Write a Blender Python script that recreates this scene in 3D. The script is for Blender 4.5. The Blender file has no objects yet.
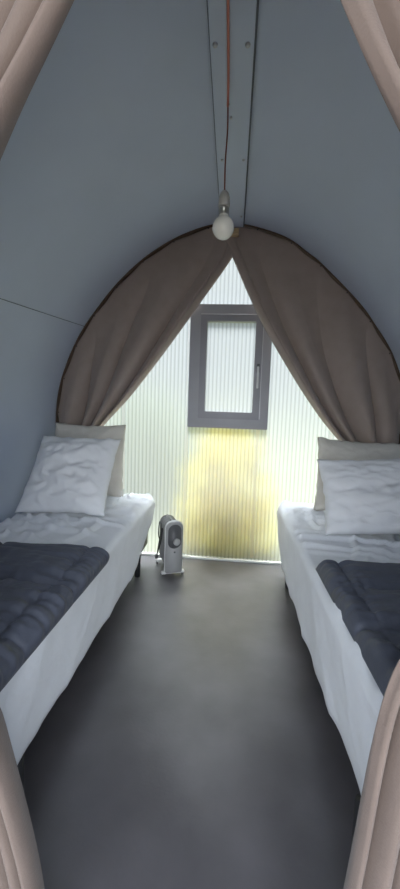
import bpy, bmesh, math, random
from mathutils import Vector, Matrix, noise
random.seed(7)
SC = bpy.context.scene
COL = SC.collection
PI = math.pi

# ------------------------------------------------------------------ helpers
def new_mat(name, color, rough=.6, var=.06, scale=8, bump=0, bump_scale=60, metallic=0, sheen=0, spec=.5, stretch=(1, 1, 1), var2=None):
    m = bpy.data.materials.new(name); m.use_nodes = True
    nt = m.node_tree; b = nt.nodes['Principled BSDF']
    b.inputs['Roughness'].default_value = rough
    b.inputs['Metallic'].default_value = metallic
    b.inputs['Specular IOR Level'].default_value = spec
    if sheen: b.inputs['Sheen Weight'].default_value = sheen
    tc = nt.nodes.new('ShaderNodeTexCoord')
    mp = nt.nodes.new('ShaderNodeMapping'); mp.inputs['Scale'].default_value = stretch
    nt.links.new(tc.outputs['Object'], mp.inputs['Vector'])
    n = nt.nodes.new('ShaderNodeTexNoise'); n.inputs['Scale'].default_value = scale; n.inputs['Detail'].default_value = 6
    nt.links.new(mp.outputs['Vector'], n.inputs['Vector'])
    r = nt.nodes.new('ShaderNodeValToRGB')
    r.color_ramp.elements[0].position = .3; r.color_ramp.elements[1].position = .7
    r.color_ramp.elements[0].color = tuple(c * (1 - var) for c in color) + (1,)
    r.color_ramp.elements[1].color = tuple(min(1, c * (1 + var)) for c in color) + (1,)
    if var2: r.color_ramp.elements[1].color = tuple(var2) + (1,)
    nt.links.new(n.outputs['Fac'], r.inputs['Fac']); nt.links.new(r.outputs['Color'], b.inputs['Base Color'])
    if bump:
        n2 = nt.nodes.new('ShaderNodeTexNoise'); n2.inputs['Scale'].default_value = bump_scale; n2.inputs['Detail'].default_value = 4
        nt.links.new(mp.outputs['Vector'], n2.inputs['Vector'])
        bp = nt.nodes.new('ShaderNodeBump'); bp.inputs['Strength'].default_value = bump; bp.inputs['Distance'].default_value = .01
        nt.links.new(n2.outputs['Fac'], bp.inputs['Height']); nt.links.new(bp.outputs['Normal'], b.inputs['Normal'])
    return m

def obj(name, bm, mat, parent=None, smooth=True, face_in=False):
    me = bpy.data.meshes.new(name)
    bmesh.ops.recalc_face_normals(bm, faces=bm.faces[:])
    if face_in:                                   # thin sheet: every normal looks into the room
        bm.normal_update()
        for f in bm.faces:
            if f.normal.y > 0: f.normal_flip()
    bm.to_mesh(me); bm.free()
    if smooth:
        for p in me.polygons: p.use_smooth = True
    me.materials.append(mat)
    o = bpy.data.objects.new(name, me); COL.objects.link(o)
    if parent: o.parent = parent
    return o

def empty(name, loc, rz=0):
    o = bpy.data.objects.new(name, None); COL.objects.link(o)
    o.location = loc; o.rotation_euler = (0, 0, rz); o.empty_display_size = .1
    return o

def tag(o, label, cat, group=None, kind=None):
    o['label'] = label; o['category'] = cat
    if group: o['group'] = group
    if kind: o['kind'] = kind
    return o

def struct(o, label=None, cat=None):
    o['kind'] = 'structure'
    if label: o['label'] = label
    if cat: o['category'] = cat
    return o

def box(bm, x0, x1, y0, y1, z0, z1, bev=0):
    vs = [bm.verts.new(p) for p in ((x0,y0,z0),(x1,y0,z0),(x1,y1,z0),(x0,y1,z0),(x0,y0,z1),(x1,y0,z1),(x1,y1,z1),(x0,y1,z1))]
    fs = [bm.faces.new([vs[i] for i in f]) for f in ((0,3,2,1),(4,5,6,7),(0,1,5,4),(1,2,6,5),(2,3,7,6),(3,0,4,7))]
    if bev:
        es = set(e for f in fs for e in f.edges)
        bmesh.ops.bevel(bm, geom=list(es), offset=bev, segments=3, affect='EDGES', profile=.5)
    return bm

def lathe(bm, prof, c=(0, 0, 0), n=32, axis='Z'):
    rings = []
    for r, h in prof:
        ring = []
        for i in range(n):
            a = 2 * PI * i / n
            if axis == 'Z': p = (c[0] + r * math.cos(a), c[1] + r * math.sin(a), c[2] + h)
            elif axis == 'Y': p = (c[0] + r * math.cos(a), c[1] + h, c[2] + r * math.sin(a))
            else: p = (c[0] + h, c[1] + r * math.cos(a), c[2] + r * math.sin(a))
            ring.append(bm.verts.new(p))
        rings.append(ring)
    for a, b in zip(rings, rings[1:]):
        for i in range(n):
            bm.faces.new((a[i], a[(i + 1) % n], b[(i + 1) % n], b[i]))
    bm.faces.new(rings[0]); bm.faces.new(rings[-1])
    return bm

def catmull(pts, n=8):
    pts = [Vector(p) for p in pts]; out = []
    P = [pts[0] * 2 - pts[1]] + pts + [pts[-1] * 2 - pts[-2]]
    for i in range(1, len(P) - 2):
        for k in range(n):
            t = k / n; a, b, c, d = P[i - 1], P[i], P[i + 1], P[i + 2]
            out.append(.5 * ((2 * b) + (c - a) * t + (2 * a - 5 * b + 4 * c - d) * t * t + (3 * b - a - 3 * c + d) * t ** 3))
    out.append(pts[-1]); return out

def tube(bm, pts, r, n=8):
    pts = [Vector(p) for p in pts]; rings = []
    up = Vector((.31, .17, .93)).normalized()
    for i, p in enumerate(pts):
        d = (pts[min(i + 1, len(pts) - 1)] - pts[max(i - 1, 0)]).normalized()
        s = d.cross(up)
        if s.length < .05: s = d.cross(Vector((1, 0, 0)))
        s.normalize(); t = d.cross(s).normalized()
        rings.append([bm.verts.new(p + r * (math.cos(2*PI*k/n) * s + math.sin(2*PI*k/n) * t)) for k in range(n)])
    for a, b in zip(rings, rings[1:]):
        for k in range(n): bm.faces.new((a[k], a[(k+1) % n], b[(k+1) % n], b[k]))
    bm.faces.new(rings[0]); bm.faces.new(rings[-1])
    return bm

def grid(bm, rows, closed=False):
    V = [[bm.verts.new(p) for p in r] for r in rows]
    for a, b in zip(V, V[1:]):
        m = len(a)
        for i in range(m if closed else m - 1):
            bm.faces.new((a[i], a[(i + 1) % m], b[(i + 1) % m], b[i]))
    return V

def lerp(a, b, t): return a + (b - a) * t
def sstep(a, b, x):
    t = max(0, min(1, (x - a) / (b - a))); return t * t * (3 - 2 * t)
def nz(x, y, z=0): return noise.noise(Vector((x, y, z)))
def path_at(pts, t):
    x = t * (len(pts) - 1); i = min(int(x), len(pts) - 2); return pts[i].lerp(pts[i + 1], x - i)

# ------------------------------------------------------------------ materials
M = {}
M['shell'] = new_mat('blue_grey_panel', (.47, .53, .64), .55, .03, 3, .05, 220)
M['strip'] = new_mat('ridge_board_paint', (.47, .53, .63), .5, .03, 4, .04, 150)
M['seam'] = new_mat('dark_joint_and_shadow', (.09, .10, .115), .7)
M['floor'] = new_mat('anthracite_vinyl', (.044, .041, .048), .36, .0, 3.6, .05, 90, var2=(.108, .102, .114), spec=1.0)
M['floor'].node_tree.nodes['Principled BSDF'].inputs['IOR'].default_value = 1.6
M['ground'] = new_mat('meadow', (.17, .18, .11), 1.0, .3, 6, spec=0)
M['bounce_deck'] = new_mat('bounce_terrace_boards', (.45, .36, .28), .8, .1, 5, stretch=(8, 1, 1))
M['frame'] = new_mat('grey_plastic_frame', (.36, .355, .385), .45, .03)
M['sash'] = new_mat('grey_plastic_sash', (.28, .275, .30), .4, .03)
M['steel'] = new_mat('screw_steel', (.45, .45, .46), .35, .05, metallic=.9)
M['chrome'] = new_mat('handle_metal', (.62, .62, .64), .3, .05, metallic=.6)
M['curtain'] = new_mat('taupe_blackout_cloth', (.325, .262, .234), .75, .05, 14, .12, 260, sheen=.15)
M['frontcurtain'] = new_mat('taupe_cloth_darkened_for_light', (.185, .138, .117), .75, .05, 14, .12, 260, sheen=.15)  # same cloth as the end-wall curtains, darkened against the strong entrance light
M['wood'] = new_mat('raw_wood', (.52, .38, .22), .6, .2, 20, .1, 60, stretch=(1, 1, 6))
M['rail'] = new_mat('dark_arch_wood', (.10, .065, .045), .6, .2, 20)
M['sheet'] = new_mat('white_cotton_sheet', (.74, .76, .80), .85, .03, 10, .25, 38, sheen=.1)
M['white'] = new_mat('white_pillowcase', (.76, .77, .80), .85, .02, 12, .25, 30, sheen=.1)
M['cream'] = new_mat('cream_pillow', (.62, .585, .53), .85, .04, 12, .2, 60, sheen=.1)
M['duvet'] = new_mat('slate_quilted_cloth', (.066, .074, .102), .6, .12, 14, .25, 40, sheen=.03)
M['black'] = new_mat('black_bed_metal', (.018, .018, .020), .5, .1)
M['ticking'] = new_mat('mattress_ticking', (.6, .6, .6), .85)
M['rad'] = new_mat('radiator_enamel', (.27, .27, .275), .35, .03)
M['radpanel'] = new_mat('radiator_panel_plastic', (.38, .38, .38), .4, .03)
M['raddark'] = new_mat('radiator_dark_plastic', (.10, .10, .105), .35, .05)
M['radlight'] = new_mat('radiator_light_plastic', (.72, .72, .72), .4, .03)
M['cable'] = new_mat('black_rubber', (.03, .03, .03), .5, .1)
M['copper'] = new_mat('copper_flex', (.50, .17, .12), .38, .08, metallic=.25)
M['socket'] = new_mat('grey_lamp_socket', (.42, .42, .40), .45, .05)
M['brass'] = new_mat('lamp_cap_metal', (.45, .44, .40), .3, .05, metallic=.9)
M['bulb'] = new_mat('opal_bulb_glass', (.80, .80, .74), .22, .01)
M['white_trim'] = new_mat('white_sill', (.78, .79, .76), .5, .03)
def leaf_mat(name, c, c2):
    m = new_mat(name, c, .9, .15, 9, spec=0); nt = m.node_tree; b = nt.nodes['Principled BSDF']
    tl = nt.nodes.new('ShaderNodeBsdfTranslucent'); tl.inputs['Color'].default_value = c2 + (1,)
    mx = nt.nodes.new('ShaderNodeMixShader'); mx.inputs[0].default_value = .5
    nt.links.new(b.outputs[0], mx.inputs[1]); nt.links.new(tl.outputs[0], mx.inputs[2]); nt.links.new(mx.outputs[0], nt.nodes['Material Output'].inputs['Surface'])
    return m
M['yellow_leaf'] = leaf_mat('yellow_leaves', (.85, .73, .10), (.85, .76, .08))
M['green_leaf'] = leaf_mat('green_leaves', (.20, .24, .13), (.28, .33, .18))
M['snap'] = new_mat('dark_snap', (.05, .04, .04), .4)

def poly_mat(name, tint, web=.77, share=.72):
    m = bpy.data.materials.new(name); m.use_nodes = True; nt = m.node_tree
    nt.nodes.remove(nt.nodes['Principled BSDF']); out = nt.nodes['Material Output']
    tc = nt.nodes.new('ShaderNodeTexCoord'); sx = nt.nodes.new('ShaderNodeSeparateXYZ'); nt.links.new(tc.outputs['Object'], sx.inputs[0])
    mu = nt.nodes.new('ShaderNodeMath'); mu.operation = 'MULTIPLY'; mu.inputs[1].default_value = 2 * PI / .028; nt.links.new(sx.outputs['X'], mu.inputs[0])
    si = nt.nodes.new('ShaderNodeMath'); si.operation = 'SINE'; nt.links.new(mu.outputs[0], si.inputs[0])
    r = nt.nodes.new('ShaderNodeValToRGB'); mr = nt.nodes.new('ShaderNodeMapRange'); mr.inputs['From Min'].default_value = -1
    nt.links.new(si.outputs[0], mr.inputs['Value']); nt.links.new(mr.outputs[0], r.inputs['Fac'])
    r.color_ramp.elements[0].position = .05; r.color_ramp.elements[1].position = .5      # rib webs are a touch denser than the flutes between
    r.color_ramp.elements[0].color = tuple(c * web for c in tint) + (1,); r.color_ramp.elements[1].color = tuple(tint) + (1,)
    tl = nt.nodes.new('ShaderNodeBsdfTranslucent'); rf = nt.nodes.new('ShaderNodeBsdfRefraction'); gl = nt.nodes.new('ShaderNodeBsdfGlossy')
    rf.inputs['IOR'].default_value = 1.3; rf.inputs['Roughness'].default_value = .78; gl.inputs['Roughness'].default_value = .35
    for s in (tl, rf): nt.links.new(r.outputs['Color'], s.inputs['Color'])
    a = nt.nodes.new('ShaderNodeMixShader'); a.inputs[0].default_value = share
    nt.links.new(tl.outputs[0], a.inputs[1]); nt.links.new(rf.outputs[0], a.inputs[2])
    b = nt.nodes.new('ShaderNodeMixShader'); b.inputs[0].default_value = .04
    nt.links.new(a.outputs[0], b.inputs[1]); nt.links.new(gl.outputs[0], b.inputs[2]); nt.links.new(b.outputs[0], out.inputs['Surface'])
    return m
M['poly'] = poly_mat('ribbed_polycarbonate', (.87, .94, .98))
M['joint'] = poly_mat('polycarbonate_joint', (.99, .99, .99), 1, .95)

# ------------------------------------------------------------------ room shell (two curved halves)
CX = -.062
YF, YB = -.65, 2.57            # front lip of added unseen canopy blocking sky, outer end of the pod
PL = [(0,2.40),(.15,2.385),(.33,2.325),(.5,2.235),(.65,2.125),(.8,1.98),(.93,1.82),(1.03,1.68),(1.11,1.53),(1.18,1.355),(1.22,1.20),(1.237,1.03),(1.225,.8),(1.175,.48),(1.11,0)]
PR = [(0,2.40),(.15,2.378),(.37,2.305),(.52,2.205),(.64,2.11),(.88,1.875),(1.0,1.72),(1.10,1.575),(1.168,1.43),(1.21,1.30),(1.232,1.15),(1.232,1.0),(1.215,.8),(1.165,.48),(1.10,0)]
def shrink(d, z):
    k = max(0, min(1, (z - .5) / .5)); return d * (1 - .025 * k), (1.1 + (z - 1.1) * .96 if z > 1.1 else z)
PL = [shrink(*p) for p in PL]; PR = [shrink(*p) for p in PR]
SHL = catmull([(CX - d, 0, z) for d, z in PL], 6)
SHR = catmull([(CX + d, 0, z) for d, z in PR], 6)
def normals2(pts):
    c = Vector((CX, 0, 1.0)); out = []
    for i in range(len(pts)):
        d = pts[min(i+1, len(pts)-1)] - pts[max(i-1, 0)]
        n = Vector((d.z, 0, -d.x)).normalized()
        if n.dot(pts[i] - c) < 0: n = -n
        out.append(n)
    return out
NL, NR = normals2(SHL), normals2(SHR)
NL[0] = NR[0] = Vector((0, 0, 1))
def shell_half(name, P, N, side):
    bm = bmesh.new(); ys = [lerp(YF, YB, i / 20) for i in range(21)]
    rows = []
    for y in ys:
        rows.append([p + Vector((0, y, 0)) for p in P] + [p + n * .04 + Vector((0, y, 0)) for p, n in reversed(list(zip(P, N)))])
    V = grid(bm, rows, closed=True)
    bm.faces.new(V[0]); bm.faces.new(V[-1])
    o = obj(name, bm, M['shell']); struct(o, f'curved blue grey panelled wall of the pod, {side} half up to the ridge', 'wall')
    md = o.modifiers.new('edge', 'EDGE_SPLIT'); md.split_angle = math.radians(50)
    return o
shell_half('wall_left', SHL, NL, 'left'); shell_half('wall_right', SHR, NR, 'right')
ARC = {}
def arch_tab(P):
    L = [0]
    for a, b in zip(P, P[1:]): L.append(L[-1] + (b - a).length)
    return L
LL, LR = arch_tab(SHL), arch_tab(SHR)
def arch_at(P, N, L, s, inset):
    if s < 0: return P[0] - N[0] * inset + Vector((0, 0, 0))
    for i in range(len(L) - 1):
        if L[i + 1] >= s:
            t = (s - L[i]) / max(1e-6, L[i+1] - L[i]); return P[i].lerp(P[i+1], t) - N[i].lerp(N[i+1], t) * inset
    return P[-1]
def x_wall(P, z):
    best = min((p for p in P if p.z < 1.1), key=lambda p: abs(p.z - z)); return best.x

# floor and ground
bm = bmesh.new(); box(bm, CX - 1.10, CX + 1.09, YF, YB, -.04, 0)
struct(obj('floor', bm, M['floor'], smooth=False), 'dark grey mottled vinyl floor of the aisle between the beds', 'floor')
bm = bmesh.new(); box(bm, -14, 14, -10, 22, -.12, -.045)
struct(obj('ground', bm, M['ground'], smooth=False), 'grassy ground outside the pod', 'ground')

bm = bmesh.new(); box(bm, -3, 3, -4, YF - .01, -.044, -.01)
struct(obj('ground', bm, M['bounce_deck'], smooth=False), 'added unseen pale terrace bouncing light into the entrance', 'terrace')  # added out of view to bounce warm light into the pod

# seam between wall panels on the left
def shell_pt(P, N, z, y, inset=.002):
    for i in range(len(P) - 1):
        if P[i].z >= z >= P[i+1].z and P[i].z > .9:
            t = (P[i].z - z) / (P[i].z - P[i+1].z); return P[i].lerp(P[i+1], t) - N[i].lerp(N[i+1], t) * inset + Vector((0, y, 0))
bm = bmesh.new()
tube(bm, [shell_pt(SHL, NL, lerp(1.48, 1.675, (y - .3) / 2.2), y, .0005) for y in [lerp(.3, 2.5, i / 30) for i in range(31)]], .0018, 6)
struct(obj('trim_3', bm, M['seam']), 'thin joint line across the left wall panel', 'trim')

# ridge board and screws
bm = bmesh.new(); box(bm, -.126, .021, YF + .02, 2.47, 2.321, 2.333, .002)
rb = struct(obj('trim_1', bm, M['strip'], smooth=False), 'long blue grey ridge board screwed along the ceiling', 'trim')
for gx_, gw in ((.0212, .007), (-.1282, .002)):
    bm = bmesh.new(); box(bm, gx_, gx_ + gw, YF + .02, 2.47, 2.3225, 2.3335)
    obj('edge_shadow_strip', bm, M['seam'], rb, smooth=False)  # dark strips painting the gap shadow along the board edges
for x, y, r in ((-.111,1.335,.009),(.0,1.341,.009),(-.103,1.893,.006),(.003,1.897,.006),(.006,2.409,.006),(-.105,.78,.009),(.0,.78,.009),(-.058,1.64,.006)):
    bm = bmesh.new(); lathe(bm, [(r, 0), (r, -.003), (r*.8, -.006), (r*.35, -.007)], (x * .98, y * .96, 2.3215), 14)
    obj('screw', bm, M['steel'], rb)

# arch rails (thin wooden bands the curtains are fixed to)
def arch_rail(name, y0, y1, w, mat, label, parent=None):
    bm = bmesh.new(); rows = []
    P = list(reversed(SHL))[14:] + SHR[1:-14]; N = list(reversed(NL))[14:] + NR[1:-14]
    for p, n in zip(P, N):
        rows.append([p - n*.001 + Vector((0, y0, 0)), p - n*.001 + Vector((0, y1, 0)), p - n*w + Vector((0, y1, 0)), p - n*w + Vector((0, y0, 0))])
    V = grid(bm, rows, closed=True); bm.faces.new(V[0]); bm.faces.new(V[-1])
    o = obj(name, bm, mat, parent, smooth=False)
    if not parent: struct(o, label, 'trim')
    return o
ar = arch_rail('trim_2', 2.460, 2.535, .032, M['rail'], 'dark wooden arch rail around the end wall')
lip = arch_rail('rail_lip', 2.434, 2.4599, .009, M['rail'], 'x', ar)
bm = bmesh.new(); box(bm, -.062, -.006, 2.395, 2.440, 2.255, 2.293, .004)
struct(obj('trim_5', bm, M['wood'], smooth=False), 'small raw wood block at the top of the arch', 'trim')

# ------------------------------------------------------------------ translucent ribbed end wall with window
WY = 2.55
wx0, wx1, wz0, wz1 = -.318, .253, .989, 1.850
def top_z(x):
    P = SHL if x < CX else SHR
    for a, b in zip(P, P[1:]):
        if min(a.x, b.x) <= x <= max(a.x, b.x) and a.z > 1.0: return lerp(a.z, b.z, (x - a.x) / (b.x - a.x + 1e-9))
    return 1.03
def low_z(x):
    d = abs(x - CX); return 0.012 if d < 1.09 else min(1.0, (d - 1.09) * 7)
cols = []
x = CX - 1.198
while x < CX + 1.194: cols.append(x); x += .007
for e in (wx0 + .02, wx1 - .02): cols.append(e)
cols.sort()
bm = bmesh.new(); prev = None
def rib(x): return .0025 * math.sin(2 * PI * x / .028)
for x in cols:
    y = WY + rib(x)
    zs = [low_z(x), max(low_z(x) , wz0 + .02), max(low_z(x), wz1 - .02), 0]
    zs[3] = max(top_z(x) - .002, zs[1] + .001); zs[2] = min(zs[2], zs[3] - .0005); zs[1] = min(zs[1], zs[2] - .0005)
    cur = [bm.verts.new((x, y, z)) for z in zs]
    if prev:
        inwin = wx0 + .0199 < (x + px_) / 2 < wx1 - .0199
        for k in range(3):
            if k == 1 and inwin: continue
            bm.faces.new((prev[k], cur[k], cur[k+1], prev[k+1]))
    prev = cur; px_ = x
wb = struct(obj('wall_back', bm, M['poly'], face_in=True), 'translucent ribbed plastic end wall glowing with daylight', 'wall')
for jx, z0, z1 in ((-.325, .03, 2.15), (.19, .03, .985), (-.80, .5, 1.7), (.70, .5, 1.8)):
    bm = bmesh.new(); box(bm, jx - .014, jx + .014, WY - .006, WY - .0035, z0, z1, .0008)
    obj('joint_strip', bm, M['joint'], wb, smooth=False)
bm = bmesh.new(); box(bm, CX - 1.06, CX + 1.06, 2.525, 2.56, .0005, .014, .003)
struct(obj('baseboard_back', bm, M['white_trim'], smooth=False), 'low white sill along the foot of the ribbed end wall', 'baseboard')

def ring_frame(bm, x0, x1, z0, z1, bx0, bx1, bz0, bz1, y0, y1, bev=.003):
    """rectangular picture frame: outer box minus inner box"""
    o = [(x0, z0), (x1, z0), (x1, z1), (x0, z1)]; i = [(bx0, bz0), (bx1, bz0), (bx1, bz1), (bx0, bz1)]
    V = {}
    for tagk, ring in (('o', o), ('i', i)):
        for k, (x, z) in enumerate(ring):
            for l, y in enumerate((y0, y1)): V[tagk, k, l] = bm.verts.new((x, y, z))
    for k in range(4):
        j = (k + 1) % 4
        bm.faces.new((V['o',k,0], V['o',j,0], V['i',j,0], V['i',k,0])); bm.faces.new((V['o',k,1], V['i',k,1], V['i',j,1], V['o',j,1]))
        bm.faces.new((V['o',k,0], V['o',k,1], V['o',j,1], V['o',j,0])); bm.faces.new((V['i',k,0], V['i',j,0], V['i',j,1], V['i',k,1]))
    es = [e for e in bm.edges]
    bmesh.ops.bevel(bm, geom=es, offset=bev, segments=2, affect='EDGES')
win = struct(empty('window_1', (0, 0, 0)), 'grey framed tilting window in the ribbed end wall', 'window')
gx0, gx1, gz0, gz1 = -.197, .141, 1.106, 1.733
bm = bmesh.new(); ring_frame(bm, wx0, wx1, wz0, wz1, -.238, .188, 1.061, 1.775, WY - .040, WY + .035)
obj('window_frame', bm, M['frame'], win, smooth=False)
bm = bmesh.new(); ring_frame(bm, -.243, .193, 1.056, 1.780, gx0, gx1, gz0, gz1, WY - .052, WY + .02)
sa = obj('window_sash', bm, M['sash'], win, smooth=False)
bm = bmesh.new(); rows = []
xx = gx0 - .012
cs = []
while xx < gx1 + .012: cs.append(xx); xx += .007
cs.append(gx1 + .012)
grid(bm, [[(c, WY - .01 + rib(c), z) for c in cs] for z in (gz0 - .012, gz1 + .012)])
obj('window_pane', bm, M['poly'], sa, face_in=True)
bm = bmesh.new(); box(bm, .158, .178, WY - .062, WY - .051, 1.385, 1.445, .003); box(bm, .162, .174, WY - .080, WY - .060, 1.400, 1.428, .003)
hb = obj('handle_base', bm, M['raddark'], sa)
bm = bmesh.new(); box(bm, .159, .173, WY - .088, WY - .076, 1.275, 1.425, .004)
obj('window_handle', bm, M['radlight'], sa)
bm = bmesh.new(); box(bm, .1895, .1935, WY - .0565, WY - .0515, 1.06, 1.776, .001)
obj('sash_bead', bm, M['chrome'], sa, smooth=False)
bm = bmesh.new(); box(bm, -.242, .192, WY - .0565, WY - .0515, 1.776, 1.781, .001)
obj('sash_bead', bm, M['chrome'], sa, smooth=False)

# ------------------------------------------------------------------ curtains
def curtain(name, P, N, L, y, inner, outer, tg, smax, s0, mat, label, cat, group, amp, seed, nfold, snaps, hemw=.04, dy=0):
    """inner/outer: control points (x,z) of the free edge and of the wall edge; tg: share of the path at which it is gathered"""
    inn = catmull([(a, 0, b) for a, b in inner], 10); out = catmull([(a, 0, b) for a, b in outer], 10)
    NU, NT = 260, 100
    root = empty(name, (P[0].x + (inner[-1][0] + outer[-1][0]) * .5 - CX, y, outer[-1][1]))
    rows = []
    step = (smax - s0) / snaps
    for j in range(NT + 1):
        t = j / NT; row = []
        for i in range(NU + 1):
            u = i / NU
            p = path_at(inn, t).lerp(path_at(out, t), u)
            s = s0 + (smax - s0) * u
            sc = abs(math.sin(PI * (s - s0) / step))
            a = arch_at(P, N, L, s, .008 + .010 * sc) if s >= 0 else Vector((P[0].x + (s if P is SHR else -s), 0, P[0].z - .014))
            b = inn[0].lerp(out[0], u)
            w = max(0, 1 - t / tg)
            p = p + (a - b) * (w ** 1.15)
            k = sstep(0, tg * .7, t)
            # folds converge on the tie point; each has its own width
            ph = nfold * 2 * PI * (u ** .65) + 1.6 * nz(u * 3.1, seed) + 1.2 * nz(u * 2, t * 2.2, seed)
            f = (1.3 - 2.6 * abs(math.sin(ph / 2)) ** .8) * .8 + .35 * math.sin(ph * .37 + seed)
            A = amp * (.06 + 1.0 * k) * sstep(0, .1, t)
            yy = y + dy + A * f + .012 * nz(u * 4, t * 5, seed + 9) * k
            if u < hemw: yy -= .005 * sstep(hemw, hemw - .008, u); yy += .007 * math.exp(-((u - hemw) / .0045) ** 2) * sstep(0, .1, t)      # turned hem on the free edge
            yy -= .012 * math.sin(PI * min(1, t / tg)) * (1 - u)
            row.append(Vector((p.x, yy, p.z)) - root.location)
        rows.append(row)
    bm = bmesh.new(); grid(bm, rows)
    o = obj('cloth', bm, mat, root)
    md = o.modifiers.new('thick', 'SOLIDIFY'); md.thickness = .003; md.offset = 0
    for k in range(snaps + 1):
        s = s0 + step * k
        if s < .05: continue
        a = arch_at(P, N, L, s, .018)
        bm = bmesh.new(); lathe(bm, [(.004, 0), (.005, -.002), (.003, -.005)], (a.x - root.location.x, dy - .010, a.z - root.location.z), 10, 'Y')
        obj('snap', bm, M['snap'], root)
    tag(root, label, cat, group); return root

# end-wall pair
curtain('curtain', SHL, NL, LL, 2.451,
        [(.03, 2.315), (-.035, 2.14), (-.249, 1.835), (-.482, 1.515), (-.726, 1.196), (-.945, .950), (-.975, .80), (-.98, .62)],
        [(-1.24, .95), (-1.24, .94), (-1.237, .93), (-1.232, .92), (-1.228, .90), (-1.215, .86), (-1.20, .74), (-1.165, .60)],
        5/7, 1.90, -.10, M['curtain'], 'taupe curtain left of the window, drawn aside behind the left bed', 'curtain', 'curtains on the end wall', .036, 1.3, 4, 8)
curtain('curtain', SHR, NR, LR, 2.443,
        [(-.11, 2.31), (-.045, 2.14), (.150, 1.750), (.370, 1.400), (.590, 1.095), (.800, .855), (.83, .75), (.84, .60)],
        [(1.128, .95), (1.128, .94), (1.126, .93), (1.124, .92), (1.12, .90), (1.105, .86), (1.09, .74), (1.05, .60)],
        5/7, 1.90, -.06, M['curtain'], 'taupe curtain right of the window, drawn aside behind the right bed', 'curtain', 'curtains on the end wall', .036, 4.1, 4, 8)
# entrance pair, right in front of the camera
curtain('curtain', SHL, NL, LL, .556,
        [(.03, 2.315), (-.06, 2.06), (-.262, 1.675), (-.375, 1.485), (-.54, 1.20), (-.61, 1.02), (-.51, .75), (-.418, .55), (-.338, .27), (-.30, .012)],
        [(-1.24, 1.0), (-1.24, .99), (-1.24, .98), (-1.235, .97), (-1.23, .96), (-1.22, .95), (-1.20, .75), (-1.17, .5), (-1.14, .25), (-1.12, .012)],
        5/9, 1.84, -.10, M['frontcurtain'], 'taupe entrance curtain at the left edge, nearest the viewer', 'curtain', 'entrance curtains', .020, 2.2, 12, 8, .030)
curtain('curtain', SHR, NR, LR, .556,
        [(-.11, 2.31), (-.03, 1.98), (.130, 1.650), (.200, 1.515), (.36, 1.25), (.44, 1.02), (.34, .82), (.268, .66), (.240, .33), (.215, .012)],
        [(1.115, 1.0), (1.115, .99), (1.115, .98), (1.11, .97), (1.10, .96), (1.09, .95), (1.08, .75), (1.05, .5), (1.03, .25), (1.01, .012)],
        5/9, 1.84, -.06, M['frontcurtain'], 'taupe entrance curtain at the right edge, nearest the viewer', 'curtain', 'entrance curtains', .020, 6.7, 10, 8, .040)

# ------------------------------------------------------------------ beds
def rrect(x0, x1, y0, y1, r, n=6, m=60, mm=150):
    """rounded rectangle outline with a fixed vertex count"""
    r = max(r, .0005); out = []
    cs = [(x1 - r, y0 + r, -PI/2), (x1 - r, y1 - r, 0), (x0 + r, y1 - r, PI/2), (x0 + r, y0 + r, PI)]
    cnt = [mm, m, mm, m]
    for k in range(4):
        cx, cy, a = cs[k]
        arc = [(cx + r * math.cos(a + PI/2*i/n), cy + r * math.sin(a + PI/2*i/n), math.cos(a + PI/2*i/n), math.sin(a + PI/2*i/n)) for i in range(n + 1)]
        out += arc
        nx_, ny_, na = cs[(k + 1) % 4]
        st = (nx_ + r * math.cos(na), ny_ + r * math.sin(na)); e = arc[-1]
        for i in range(1, cnt[k]): t = i / cnt[k]; out.append((lerp(e[0], st[0], t), lerp(e[1], st[1], t), e[2], e[3]))
    return out

def rounded_block(x0, x1, y0, y1, z0, z1, r):
    bm = bmesh.new(); box(bm, x0, x1, y0, y1, z0, z1, r); return bm

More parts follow.
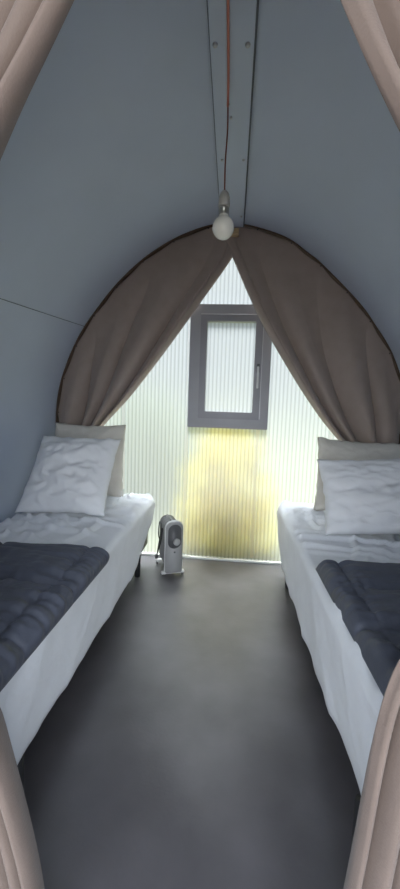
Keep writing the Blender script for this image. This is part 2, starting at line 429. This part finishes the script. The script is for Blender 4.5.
TOPZ = .488
def make_bed(side, xi, xo, y0, y1, label_bed, label_sheet, seed, hemf):
    """xi: aisle side, xo: wall side"""
    a, b = min(xi, xo), max(xi, xo); s = 1 if xi > xo else -1      # s: direction of the aisle
    cx, cy = (a + b) / 2, (y0 + y1) / 2
    t = empty('bed', (cx, cy, 0)); tag(t, label_bed, 'bed', 'single beds')
    w, l = (b - a) / 2, (y1 - y0) / 2
    obj('bed_base', rounded_block(-w + .045, w - .045, -l + .045, l - .045, .15, .30, .012), M['black'], t)
    obj('mattress', rounded_block(-w + .022, w - .022, -l + .022, l - .022, .301, TOPZ - .012, .035), M['ticking'], t)
    for sx in (-1, 1):
        for yy in (.82, 2.185):
            bm = bmesh.new(); lathe(bm, [(.015, 0), (.0185, .004), (.019, .15)], (sx * (w - (.030 if yy < 1 else .066)), yy - cy, 0.0), 18)
            obj('leg', bm, M['black'], t)
    # fitted sheet draped over the mattress
    rows = []
    R = .07
    W = b - a
    ins = [W/2 - .0006] + [W/2 * (1 - k/44) for k in range(1, 39)] + [.038]
    ins = [d for d in ins if d > .03]
    prof = []
    for d in ins: prof.append((d, 0))
    er = .034
    for k in range(0, 7):
        an = PI/2 * k/6; prof.append((er * (1 - math.sin(an)), -er * (1 - math.cos(an))))
    nd = 16
    for k in range(1, nd + 1): prof.append((0, ('d', k / nd)))
    for d, dz in prof:
        ring = []
        for q, (x, y, nx_, ny_) in enumerate(rrect(a + d, b - d, y0 + d, y1 - d, max(R - d, .001))):
            if isinstance(dz, tuple):
                f = dz[1]; hem = hemf(x, y) + .005 * nz(x*5, y*5, seed)
                z = lerp(TOPZ - er, hem, f)
                per = (y if abs(nx_) > abs(ny_) else x)
                o = f ** .7 * (0.002 * math.sin(per * 17 + 2.5 * nz(per * 3, seed)) + .003 * nz(per * 6.5, f * 1.2, seed) ) + .004 * nz(per*14 + f*3, f*4, seed)
                # long slanted pulls running down from the top edge
                o += .007 * (1 - abs(2 * ((per * 2.7 + f * .55 + .3 * nz(per * 4, seed)) % 1) - 1)) ** 3
                o -= .016 * f
                if nx_ * s < -.5: o = min(o, 0)
                x += nx_ * o; y += ny_ * o
            else:
                edge = min(abs(x - a), abs(b - x), abs(y - y0), abs(y1 - y))
                z = TOPZ + dz
                z += .006 * nz(x * 5, y * 5, seed) * min(1, (d + .01) / .06)
                # creases running in from the aisle edge towards the middle
                c = abs(nz(y * 9 + x * 1.6, x * 1.3, seed + 3)); z += .022 * max(0, .22 - c) / .22 * sstep(.0, .05, edge)
                c = abs(nz(x * 8 - y * 2.2, y * 2.0, seed + 7)); z += .018 * max(0, .18 - c) / .18 * sstep(.0, .05, edge)
            ring.append(Vector((x, y, z)))
        rows.append(ring)
    bm = bmesh.new(); grid(bm, rows, closed=True)
    bmesh.ops.remove_doubles(bm, verts=bm.verts[:], dist=.0015)
    o = obj('bed_sheet', bm, M['sheet'])
    md = o.modifiers.new('thick', 'SOLIDIFY'); md.thickness = .002; md.offset = -1
    tag(o, label_sheet, 'sheet', 'bed sheets')
    return t
def hem_l(x, y): return .150 + .17 * sstep(1.85, 2.42, y)
def hem_r(x, y): return .150 + .05 * sstep(1.2, .7, y) + .12 * sstep(2.1, 2.42, y)
BY0, BY1 = .60, 2.425
LXI, LXO = -.512, -1.196
RXI, RXO = .336, 1.066
make_bed('l', LXI, LXO, BY0, BY1, 'single bed on black legs along the left wall, beside the small radiator', 'white crumpled sheet on the left bed, next to the radiator', 1.7, hem_l)
make_bed('r', RXI, RXO, BY0, BY1, 'single bed on black legs along the right wall', 'white crumpled sheet hanging down over the right bed', 8.3, hem_r)

# quilted covers -------------------------------------------------------------
def duvet(xi, xo, y0, y1, label, seed, over, seams_y, skew):
    s = 1 if xi > xo else -1
    W = abs(xi - xo)
    L = W + over                       # cloth width measured from the wall side, hanging a little over the aisle edge
    NS, NTT = 190, 190
    loc = Vector(((xi + xo) / 2, (y0 + y1) / 2, TOPZ))
    er = .05
    seams_s = [L - .075, L - .43]
    def P(sv, tv, h):
        d = sv - (W - er)
        if d <= 0: x, z, nx_, nzv = sv, 0, 0, 1
        elif d < er * PI/2:
            an = d / er; x = W - er + er * math.sin(an); z = -er + er * math.cos(an); nx_, nzv = math.sin(an), math.cos(an)
        else: x = W; z = -er - (d - er * PI/2); nx_, nzv = 1, 0
        x += nx_ * h; z += nzv * h
        return Vector((xo + s * x, tv, TOPZ + z + .012))
    top, bot = [], []
    for j in range(NTT + 1):
        v = j / NTT; tr, br = [], []
        for i in range(NS + 1):
            u = i / NS; sv = u * L
            tv = lerp(y0, y1 + skew * (u - .5) + .012 * nz(u * 3, seed) , v)
            e = min(sv + .02, L - sv, (tv - y0) + .02, (1 - v) * (y1 - y0))
            rim = sstep(-.004, .035, e)
            ds = min(abs(sv - q) for q in seams_s); dt = min(abs(tv - q - .02 * nz(sv * 3, seed)) for q in seams_y)
            puff = (1 - math.exp(-dt / .030)) * (.2 + .8 * (1 - math.exp(-ds / .016)))
            # gathers run at right angles to the stitching
            g = math.exp(-ds / .07); g2 = math.exp(-dt / .09)
            wr = .017 * g * nz(tv * 42, sv * 6, seed) + .012 * g2 * nz(sv * 34, tv * 6, seed + 4) + .006 * nz(sv * 4 + tv * 9, tv * 13 - sv * 3, seed + 2) + .003 * (1 - abs(nz(sv * 5 - tv * 3, tv * 26 + sv * 6, seed)) * 2) + .003 * nz(sv * 13, tv * 40, seed)
            h = .008 + rim * (.012 + .027 * puff + wr)
            tr.append(P(sv, tv, h)); br.append(P(sv, tv, .002 + .003 * (1 - rim)))
        top.append(tr); bot.append(br)
    bm = bmesh.new()
    V1 = grid(bm, [[p - loc for p in r] for r in top]); V2 = grid(bm, [[p - loc for p in r] for r in bot])
    def ring(V): return V[0][:] + [r[-1] for r in V[1:-1]] + V[-1][::-1] + [r[0] for r in reversed(V[1:-1])]
    A, B = ring(V1), ring(V2)
    for k in range(len(A)): bm.faces.new((A[k], A[(k+1) % len(A)], B[(k+1) % len(B)], B[k]))
    o = obj('quilted_cover', bm, M['duvet']); o.location = loc
    tag(o, label, 'duvet', 'quilted covers'); return o
duvet(LXI + .012, LXO + .02, .63, 1.345, 'dark slate quilted cover on the foot half of the left bed', 3.3, .022, [.78, 1.06], .05)
duvet(RXI + .012, RXO - .02, .63, 1.395, 'dark slate quilted cover on the foot half of the right bed', 5.9, -.012, [.70, .95, 1.18], -.03)

# pillows -------------------------------------------------------------------
def pillow(base, right, up, w, h, th, mat, label, group, seed, wr=1.0, slump=.0):
    """base: middle of the lower edge; right/up: directions of the pillow's width and height"""
    right = Vector(right).normalized(); up = Vector(up).normalized(); nrm = right.cross(up).normalized(); up = nrm.cross(right)
    N_ = 56; bm = bmesh.new(); sides = []
    for sg in (1, -1):
        rows = []
        for j in range(N_ + 1):
            v = -1 + 2 * j / N_; row = []
            for i in range(N_ + 1):
                u = -1 + 2 * i / N_
                px_ = u * (1 - .055 * (1 - v*v) * abs(u) ** 1.5) ; py_ = v * (1 - .065 * (1 - u*u) * abs(v) ** 1.5)
                prof = max(0, (1 - abs(u) ** 2.6)) ** .55 * max(0, (1 - abs(v) ** 2.6)) ** .55
                prof = prof * (1 + .12 * nz(u * 1.4, v * 1.4, seed))
                # low folds gathered towards corners and edges
                q = nz(u * 1.9 + 1.2 * v, v * 4.2 - .6 * u, seed + sg)
                k = abs(nz(u * 1.5 - v, v * 3.3 + u * 1.1, seed + 5 * sg))
                d = th / 2 * prof + wr * (.017 * q + .006 * max(0, .25 - k) / .25 + .010 * nz(u * 2.6 + v * 2, v * 6 - u * 3, seed + 21) + .007 * (.5 - abs(nz(u * 2 - v * 2.4, v * 3 + u * 3.4, seed + 31)) * 2)) * (prof ** .7)
                edge_w = .006 * nz(u * 5, v * 5, seed + 2)
                P = right * (px_ * w / 2 + edge_w) + up * ((py_ + 1) * h / 2 + edge_w + slump * (1 - v*v) * .0) + nrm * (sg * d + .020 * nz(u * 1.2, v * 1.2, seed + 11) + slump * v * v)
                row.append(P)
            rows.append(row)
        sides.append(grid(bm, rows))
    bmesh.ops.remove_doubles(bm, verts=bm.verts[:], dist=.0012)
    o = obj('pillow', bm, mat); o.location = base
    tag(o, label, 'pillow', group); return o
# left bed: cream behind, white in front
pillow((-.965, 2.285, .497), (1, .03, -.0), (-.06, .10, 1), .50, .50, .14, M['cream'], 'cream pillow leaning behind the white one on the left bed', 'cream pillows', 2.0, .7)
pillow((-.895, 1.755, .525), (1, .06, .0), (-.12, .66, .80), .485, .515, .17, M['white'], 'white pillow leaning on the cream one on the left bed', 'white pillows', 5.0, 1.2)
pillow((.80, 2.205, .497), (1, -.05, -.03), (.20, .18, 1), .53, .47, .14, M['cream'], 'cream pillow leaning behind the white one on the right bed', 'cream pillows', 9.0, .7)
pillow((.788, 1.71, .535), (1, -.06, .06), (.0, .58, .80), .61, .425, .18, M['white'], 'white pillow leaning on the cream one on the right bed', 'white pillows', 14.0, 1.1)

# ------------------------------------------------------------------ radiator
rad = empty('oil_radiator', (-.340, 2.215, 0), math.radians(23)); rad.scale = (.96, .96, .96)
tag(rad, 'small grey oil filled radiator on the floor at the end of the left bed', 'radiator')
def capsule_plate(bm, w, z0, z1, y0, y1, rt, rb_, bev=.006):
    pts = []
    for k in range(9): a = PI * k / 8 / 2; pts.append((w/2 - rt + rt * math.sin(PI/2 - a), z1 - rt + rt * math.cos(PI/2 - a)))
    for k in range(9): a = PI/2 * k / 8; pts.append((-w/2 + rt - rt * math.sin(a), z1 - rt + rt * math.cos(a)))
    for k in range(5): a = PI/2 * k / 4; pts.append((-w/2 + rb_ - rb_ * math.cos(a), z0 + rb_ - rb_ * math.sin(a)))
    for k in range(5): a = PI/2 * k / 4; pts.append((w/2 - rb_ + rb_ * math.sin(a), z0 + rb_ - rb_ * math.cos(a)))
    A = [bm.verts.new((x, y0, z)) for x, z in pts]; B = [bm.verts.new((x, y1, z)) for x, z in pts]
    f0 = bm.faces.new(A); f1 = bm.faces.new(B)
    for k in range(len(A)): bm.faces.new((A[k], A[(k+1) % len(A)], B[(k+1) % len(B)], B[k]))
    if bev: bmesh.ops.bevel(bm, geom=list(set(f0.edges) | set(f1.edges)), offset=bev, segments=3, affect='EDGES')
    return bm
bm = bmesh.new(); capsule_plate(bm, .118, .030, .388, 0, .050, .045, .012)
cb = obj('control_housing', bm, M['radpanel'], rad)
bm = bmesh.new(); capsule_plate(bm, .128, .026, .394, .016, .034, .049, .014, .004)
obj('rim', bm, M['radlight'], cb)
bm = bmesh.new(); capsule_plate(bm, .092, .205, .372, -.003, .004, .043, .043, .002)
pn = obj('control_panel', bm, M['raddark'], cb)
bm = bmesh.new(); lathe(bm, [(.024, 0), (.024, -.010), (.019, -.016), (.006, -.017)], (.014, -.003, .252), 24, 'Y'); box(bm, .011, .017, -.024, -.018, .234, .270, .002)
obj('knob', bm, M['radpanel'], cb)
bm = bmesh.new(); lathe(bm, [(.007, 0), (.006, -.004), (.003, -.005)], (.002, 0, .178), 14, 'Y')
obj('indicator', bm, M['raddark'], cb)
for k in range(5):
    y0 = .066 + k * .040
    bm = bmesh.new(); capsule_plate(bm, .112, .050, .372, y0, y0 + .016, .045, .03, .005)
    box(bm, -.018, .018, y0 - .014, y0 + .03, .075, .105, .006); box(bm, -.018, .018, y0 - .014, y0 + .03, .315, .345, .006)
    obj('fin', bm, M['rad'], rad)
for y in (.018, .225):
    bm = bmesh.new(); box(bm, -.082, .082, y, y + .030, .016, .034, .006)
    fo = obj('foot', bm, M['radlight'], rad)
    for sx in (-1, 1):
        bm = bmesh.new(); lathe(bm, [(.010, -.006), (.011, -.004), (.011, .004), (.010, .006)], (sx * .068, y + .015, .0112), 18, 'X')
        obj('caster', bm, M['raddark'], fo)
bm = bmesh.new()
tube(bm, catmull([(-.02, .262, .12), (-.055, .275, .20), (-.066, .20, .335), (-.068, .13, .30), (-.072, .19, .16), (-.075, .235, .06), (-.078, .20, .10), (-.070, .12, .22), (-.066, .10, .32)], 10), .0045, 8)
obj('power_cord', bm, M['cable'], rad)
bm = bmesh.new(); box(bm, -.088, -.066, .222, .246, .045, .075, .005)
obj('plug', bm, M['raddark'], rad)
bm = bmesh.new(); tube(bm, catmull([(-.01, .06, .368), (-.012, .085, .382), (-.012, .15, .385), (-.012, .20, .382), (-.01, .226, .368)], 8), .006, 10)
obj('carry_handle', bm, M['raddark'], rad)

# ------------------------------------------------------------------ pendant
PX, PY = -.069, 1.545
pend = empty('pendant_lamp', (PX * .97, PY * .96, 1.1 + 1.27 * .96)); pend.scale = (.96, .96, .96)
tag(pend, 'bare white globe bulb hanging from a copper red cord on the ridge board', 'lamp')
def pz(z): return z - 2.37
bm = bmesh.new()
tube(bm, catmull([(.006, .66 - PY, pz(2.360)), (.004, -.75, pz(2.362)), (.003, -.35, pz(2.364)), (.002, -.12, pz(2.360)), (.0, -.03, pz(2.355)), (0, -.004, pz(2.335))], 8), .0052, 8)
obj('ceiling_cord', bm, M['copper'], pend)
bm = bmesh.new()
tube(bm, catmull([(0, -.004, pz(2.338)), (.002, 0, pz(2.25)), (-.002, 0, pz(2.12)), (0, 0, pz(2.005))], 8), .0032, 8)
c = obj('hanging_cord', bm, new_mat('dark_red_flex', (.20, .05, .04), .5), pend); c['label'] = 'dark red cord'
bm = bmesh.new(); lathe(bm, [(.005, .060), (.010, .058), (.018, .048), (.0235, .030), (.0245, 0), (.022, -.004)], (0, 0, pz(1.957)), 28)
obj('lamp_socket', bm, M['socket'], pend)
bm = bmesh.new(); lathe(bm, [(.021, .034), (.022, .028), (.020, .026), (.022, .020), (.020, .018), (.022, .010), (.021, 0)], (0, 0, pz(1.914)), 28)
obj('lamp_collar', bm, M['brass'], pend)
BR, BZ = .0455, 1.871
pf = [(.0195, .056), (.0215, .048)] + [(BR * math.sin(a), BR * math.cos(a)) for a in [lerp(.62, PI - .05, k / 22) for k in range(23)]]
bm = bmesh.new(); lathe(bm, pf, (0, 0, pz(BZ)), 36)
obj('bulb', bm, M['bulb'], pend)
bm = bmesh.new(); tube(bm, [(.0, -.008, pz(2.3715)), (0, -.008, pz(2.345)), (.004, -.008, pz(2.335)), (.008, -.008, pz(2.343))], .002, 8)
obj('ceiling_hook', bm, M['steel'], pend)

# ------------------------------------------------------------------ outside growth seen blurred through the end wall
def shrub(name, loc, size, mat, label, n, leaf, seed):
    rnd = random.Random(seed); bm = bmesh.new()
    for k in range(n):
        while True:
            p = Vector((rnd.uniform(-1, 1), rnd.uniform(-1, 1), rnd.uniform(0, 1)))
            if p.x**2 + p.y**2 + (p.z * .92) ** 2 * .95 < 1: break
        p = Vector((p.x * size[0], p.y * size[1], p.z * size[2]))
        d = Vector((rnd.gauss(0, 1), rnd.gauss(0, 1), rnd.gauss(.4, 1))).normalized(); s_ = d.orthogonal().normalized(); l_ = leaf * rnd.uniform(.6, 1.3)
        v = [bm.verts.new(q) for q in (p, p + d*l_*.5 + s_*l_*.28, p + d*l_, p + d*l_*.5 - s_*l_*.28)]
        bm.faces.new(v)
    root = empty(name, loc); obj('foliage', bm, mat, root)
    bm = bmesh.new()
    for k in range(7):
        a = 2*PI*k/7; tube(bm, [(0, 0, -.01), (size[0]*.3*math.cos(a), size[1]*.3*math.sin(a), size[2]*.45), (size[0]*.5*math.cos(a), size[1]*.5*math.sin(a), size[2]*.8)], .006, 6)
    obj('stem', bm, M['green_leaf'], root)
    tag(root, label, 'shrub'); return root
shrub('shrub', (-.01, 2.95, -.045), (.42, .20, 1.0), M['yellow_leaf'], 'yellow growth outside, blurred behind the middle of the ribbed end wall', 1100, .10, 3)
shrub('shrub', (-1.0, 4.2, -.045), (.7, .35, 1.35), M['green_leaf'], 'pale green growth outside, blurred left of the window', 1600, .13, 5)

# ------------------------------------------------------------------ light
SKY_BACK, SKY_FRONT = .18, 2.5
w = bpy.data.worlds.new('overcast_sky'); SC.world = w; w.use_nodes = True
nt = w.node_tree; bg = nt.nodes['Background']
bg.inputs['Color'].default_value = (.86, .93, 1.0, 1); bg.inputs['Strength'].default_value = 1.0
tc = nt.nodes.new('ShaderNodeTexCoord'); sx = nt.nodes.new('ShaderNodeSeparateXYZ'); nt.links.new(tc.outputs['Generated'], sx.inputs[0])
mr = nt.nodes.new('ShaderNodeMapRange'); mr.interpolation_type = 'SMOOTHSTEP'      # the sky is brighter on the entrance side
mr.inputs['From Min'].default_value = .35; mr.inputs['From Max'].default_value = -.6; mr.inputs['To Min'].default_value = SKY_BACK; mr.inputs['To Max'].default_value = SKY_FRONT
nt.links.new(sx.outputs['Y'], mr.inputs['Value']); nt.links.new(mr.outputs[0], bg.inputs['Strength'])
sun = bpy.data.lights.new('sun', 'SUN'); sun.energy = 5.4; sun.angle = math.radians(30); sun.color = (1, .99, .98)
so = bpy.data.objects.new('sun', sun); COL.objects.link(so)
so.rotation_euler = Vector((.05, -.5, -.87)).to_track_quat('-Z', 'Y').to_euler()     # high hazy sun beyond the end wall

# ------------------------------------------------------------------ camera
cam = bpy.data.cameras.new('camera'); co = bpy.data.objects.new('camera', cam); COL.objects.link(co)
cam.sensor_fit = 'VERTICAL'; cam.sensor_height = 36; cam.lens = 36 * 350 / 889; cam.clip_start = .02
R = Matrix(((0.9952731650956371, -0.042876292045201034, 0.08713753738181873), (0.09068531417722898, 0.08926835614320977, -0.9918706238134419), (0.034749109817238416, 0.9950843100822885, 0.0927346493764106)))
co.matrix_world = Matrix.Translation((0, 0, 1.1)) @ R.to_4x4()
SC.camera = co
SC.view_settings.view_transform = 'Standard'; SC.view_settings.look = 'None'; SC.view_settings.gamma = 1; SC.view_settings.use_curve_mapping = False
SC.view_settings.exposure = 1.12
SC.cycles.use_denoising = True
SC.cycles.max_bounces = 12; SC.cycles.diffuse_bounces = 6; SC.cycles.transmission_bounces = 10
SC.cycles.sample_clamp_indirect = 8
